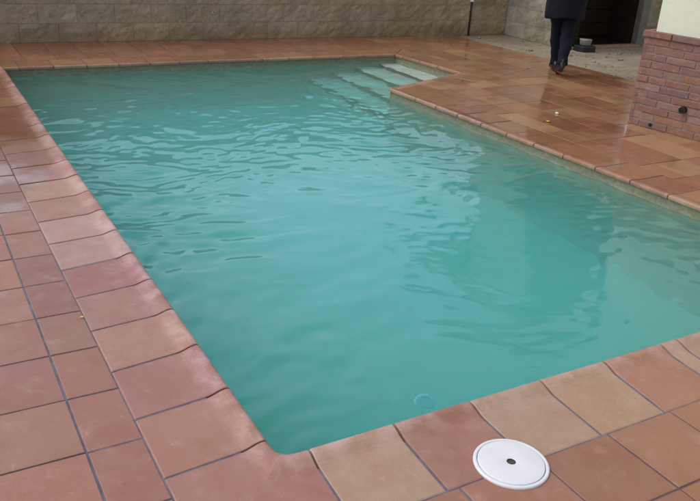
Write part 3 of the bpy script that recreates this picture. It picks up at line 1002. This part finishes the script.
for foot, pitch in ((Vector((.025, -.19, 0)), -.38), (Vector((.012, .165, 0)), .05)):
    m = MB()
    secs = [(-.076, .006, .046, .03), (-.073, .016, .048, .030), (-.064, .026, .052, .030), (-.045, .034, .058, .032), (0, .036, .062, .035), (.06, .040, .048, .035), (.12, .046, .034, .030), (.17, .042, .026, .026), (.20, .026, .018, .018), (.207, .012, .012, .012)]
    n = 16; vs = []
    for yy, wd, hh, _ in secs:
        for k in range(n):
            a = 2 * PI * k / n
            vs.append((wd * math.cos(a) * (1 if math.sin(a) > -.2 else 1.04), yy, max(0.0, hh + hh * 1.05 * math.sin(a)) if math.sin(a) < 0 else hh + hh * math.sin(a)))
    m.add(vs, [(i * n + k, i * n + (k + 1) % n, (i + 1) * n + (k + 1) % n, (i + 1) * n + k) for i in range(len(secs) - 1) for k in range(n)] + [tuple(range(n))[::-1], tuple((len(secs) - 1) * n + k for k in range(n))])
    so = m.build('shoe', M_shoe, per, smooth=True); so.location = foot + Vector((0, 0, .075 if pitch < 0 else 0.004)); so.rotation_euler = (pitch, 0, 0)
hb = bmesh.new(); bmesh.ops.create_uvsphere(hb, u_segments=28, v_segments=18, radius=1)
for v in hb.verts:
    front = v.co.y > .35 and v.co.z < .45
    k = .86 if front else 1.0
    v.co = Vector((v.co.x * .098 * k, v.co.y * (.112 if not front else .09) - .004, v.co.z * (.112 if v.co.z > 0 else .15) + 1.60))
hm = bpy.data.meshes.new('hair'); hb.to_mesh(hm); hb.free(); hm.materials.append(M_hair)
hm.polygons.foreach_set('use_smooth', [True] * len(hm.polygons))
ho = bpy.data.objects.new('hair', hm); COL.objects.link(ho); ho.parent = per

# ------------------------------------------------------------------ camera
cam = bpy.data.cameras.new('camera'); cam.sensor_width = 36; cam.sensor_fit = 'HORIZONTAL'; cam.lens = 782.606 / 700 * 36
cam.clip_start = .05; cam.clip_end = 1500
pitch, yaw, roll = 0.41556, 0.53438, 0.06327
fw = Vector((math.sin(yaw) * math.cos(pitch), math.cos(yaw) * math.cos(pitch), -math.sin(pitch)))
rt = Vector((math.cos(yaw), -math.sin(yaw), 0)); up = rt.cross(fw)
r2 = rt * math.cos(roll) + up * math.sin(roll); u2 = -rt * math.sin(roll) + up * math.cos(roll)
co = bpy.data.objects.new('camera', cam); COL.objects.link(co)
co.matrix_world = Matrix(((r2.x, u2.x, -fw.x, -.8323), (r2.y, u2.y, -fw.y, -1.7488), (r2.z, u2.z, -fw.z, 1.55), (0, 0, 0, 1)))
S.camera = co

# ------------------------------------------------------------------ light: overcast
EL, AZ = math.radians(58), math.radians(-60)       # azimuth from +y towards +x
wd = bpy.data.worlds.new('World'); S.world = wd; wd.use_nodes = True
t = wd.node_tree; t.nodes.clear()
sky = t.nodes.new('ShaderNodeTexSky'); sky.sky_type = 'NISHITA'; sky.sun_disc = False
sky.sun_elevation = EL; sky.sun_rotation = AZ; sky.dust_density = 4; sky.air_density = 1.0
hs = t.nodes.new('ShaderNodeHueSaturation'); hs.inputs['Saturation'].default_value = .60
bgn = t.nodes.new('ShaderNodeBackground'); bgn.inputs['Strength'].default_value = .15
ow = t.nodes.new('ShaderNodeOutputWorld')
tc = t.nodes.new('ShaderNodeTexCoord'); cn = t.nodes.new('ShaderNodeTexNoise'); cn.inputs['Scale'].default_value = 2.2; cn.inputs['Detail'].default_value = 5
cm = t.nodes.new('ShaderNodeMapRange'); cm.inputs['From Min'].default_value = .3; cm.inputs['From Max'].default_value = .7; cm.inputs['To Min'].default_value = .75; cm.inputs['To Max'].default_value = 1.3
mxn = t.nodes.new('ShaderNodeMix'); mxn.data_type = 'RGBA'; mxn.blend_type = 'MULTIPLY'; mxn.inputs[0].default_value = 1
t.links.new(tc.outputs['Generated'], cn.inputs['Vector']); t.links.new(cn.outputs['Fac'], cm.inputs['Value'])
t.links.new(sky.outputs[0], hs.inputs['Color']); t.links.new(hs.outputs[0], mxn.inputs[6]); t.links.new(cm.outputs[0], mxn.inputs[7])
sep = t.nodes.new('ShaderNodeSeparateXYZ'); t.links.new(tc.outputs['Generated'], sep.inputs[0])
em = t.nodes.new('ShaderNodeMapRange'); em.interpolation_type = 'SMOOTHSTEP'; em.inputs['From Min'].default_value = .565; em.inputs['From Max'].default_value = .655; em.inputs['To Min'].default_value = 1.6; em.inputs['To Max'].default_value = .74
mx2 = t.nodes.new('ShaderNodeMix'); mx2.data_type = 'RGBA'; mx2.blend_type = 'MULTIPLY'; mx2.inputs[0].default_value = 1
ew = t.nodes.new('ShaderNodeMath'); ew.operation = 'MULTIPLY_ADD'; ew.inputs[1].default_value = .45
eo_ = t.nodes.new('ShaderNodeMath'); eo_.operation = 'SUBTRACT'; eo_.inputs[1].default_value = .225
t.links.new(cn.outputs['Fac'], ew.inputs[0]); t.links.new(sep.outputs[2], ew.inputs[2]); t.links.new(ew.outputs[0], eo_.inputs[0]); t.links.new(eo_.outputs[0], em.inputs['Value']); t.links.new(mxn.outputs[2], mx2.inputs[6]); t.links.new(em.outputs[0], mx2.inputs[7])
t.links.new(mx2.outputs[2], bgn.inputs['Color']); t.links.new(bgn.outputs[0], ow.inputs[0])
sl_ = bpy.data.lights.new('sun', 'SUN'); sl_.energy = .5; sl_.angle = math.radians(35); sl_.color = (1, .97, .93)
so_ = bpy.data.objects.new('sun', sl_); COL.objects.link(so_)
sd = Vector((math.sin(AZ) * math.cos(EL), math.cos(AZ) * math.cos(EL), math.sin(EL)))
so_.rotation_euler = sd.to_track_quat('Z', 'Y').to_euler()

S.view_settings.view_transform = 'Standard'; S.view_settings.look = 'None'; S.view_settings.gamma = 1; S.view_settings.use_curve_mapping = False
S.view_settings.exposure = 0.17
S.cycles.use_denoising = True
S.cycles.volume_bounces = 6; S.cycles.max_bounces = 16; S.cycles.transmission_bounces = 10; S.cycles.diffuse_bounces = 5; S.cycles.glossy_bounces = 5
S.cycles.caustics_refractive = True; S.cycles.caustics_reflective = True
S.cycles.sample_clamp_indirect = 0
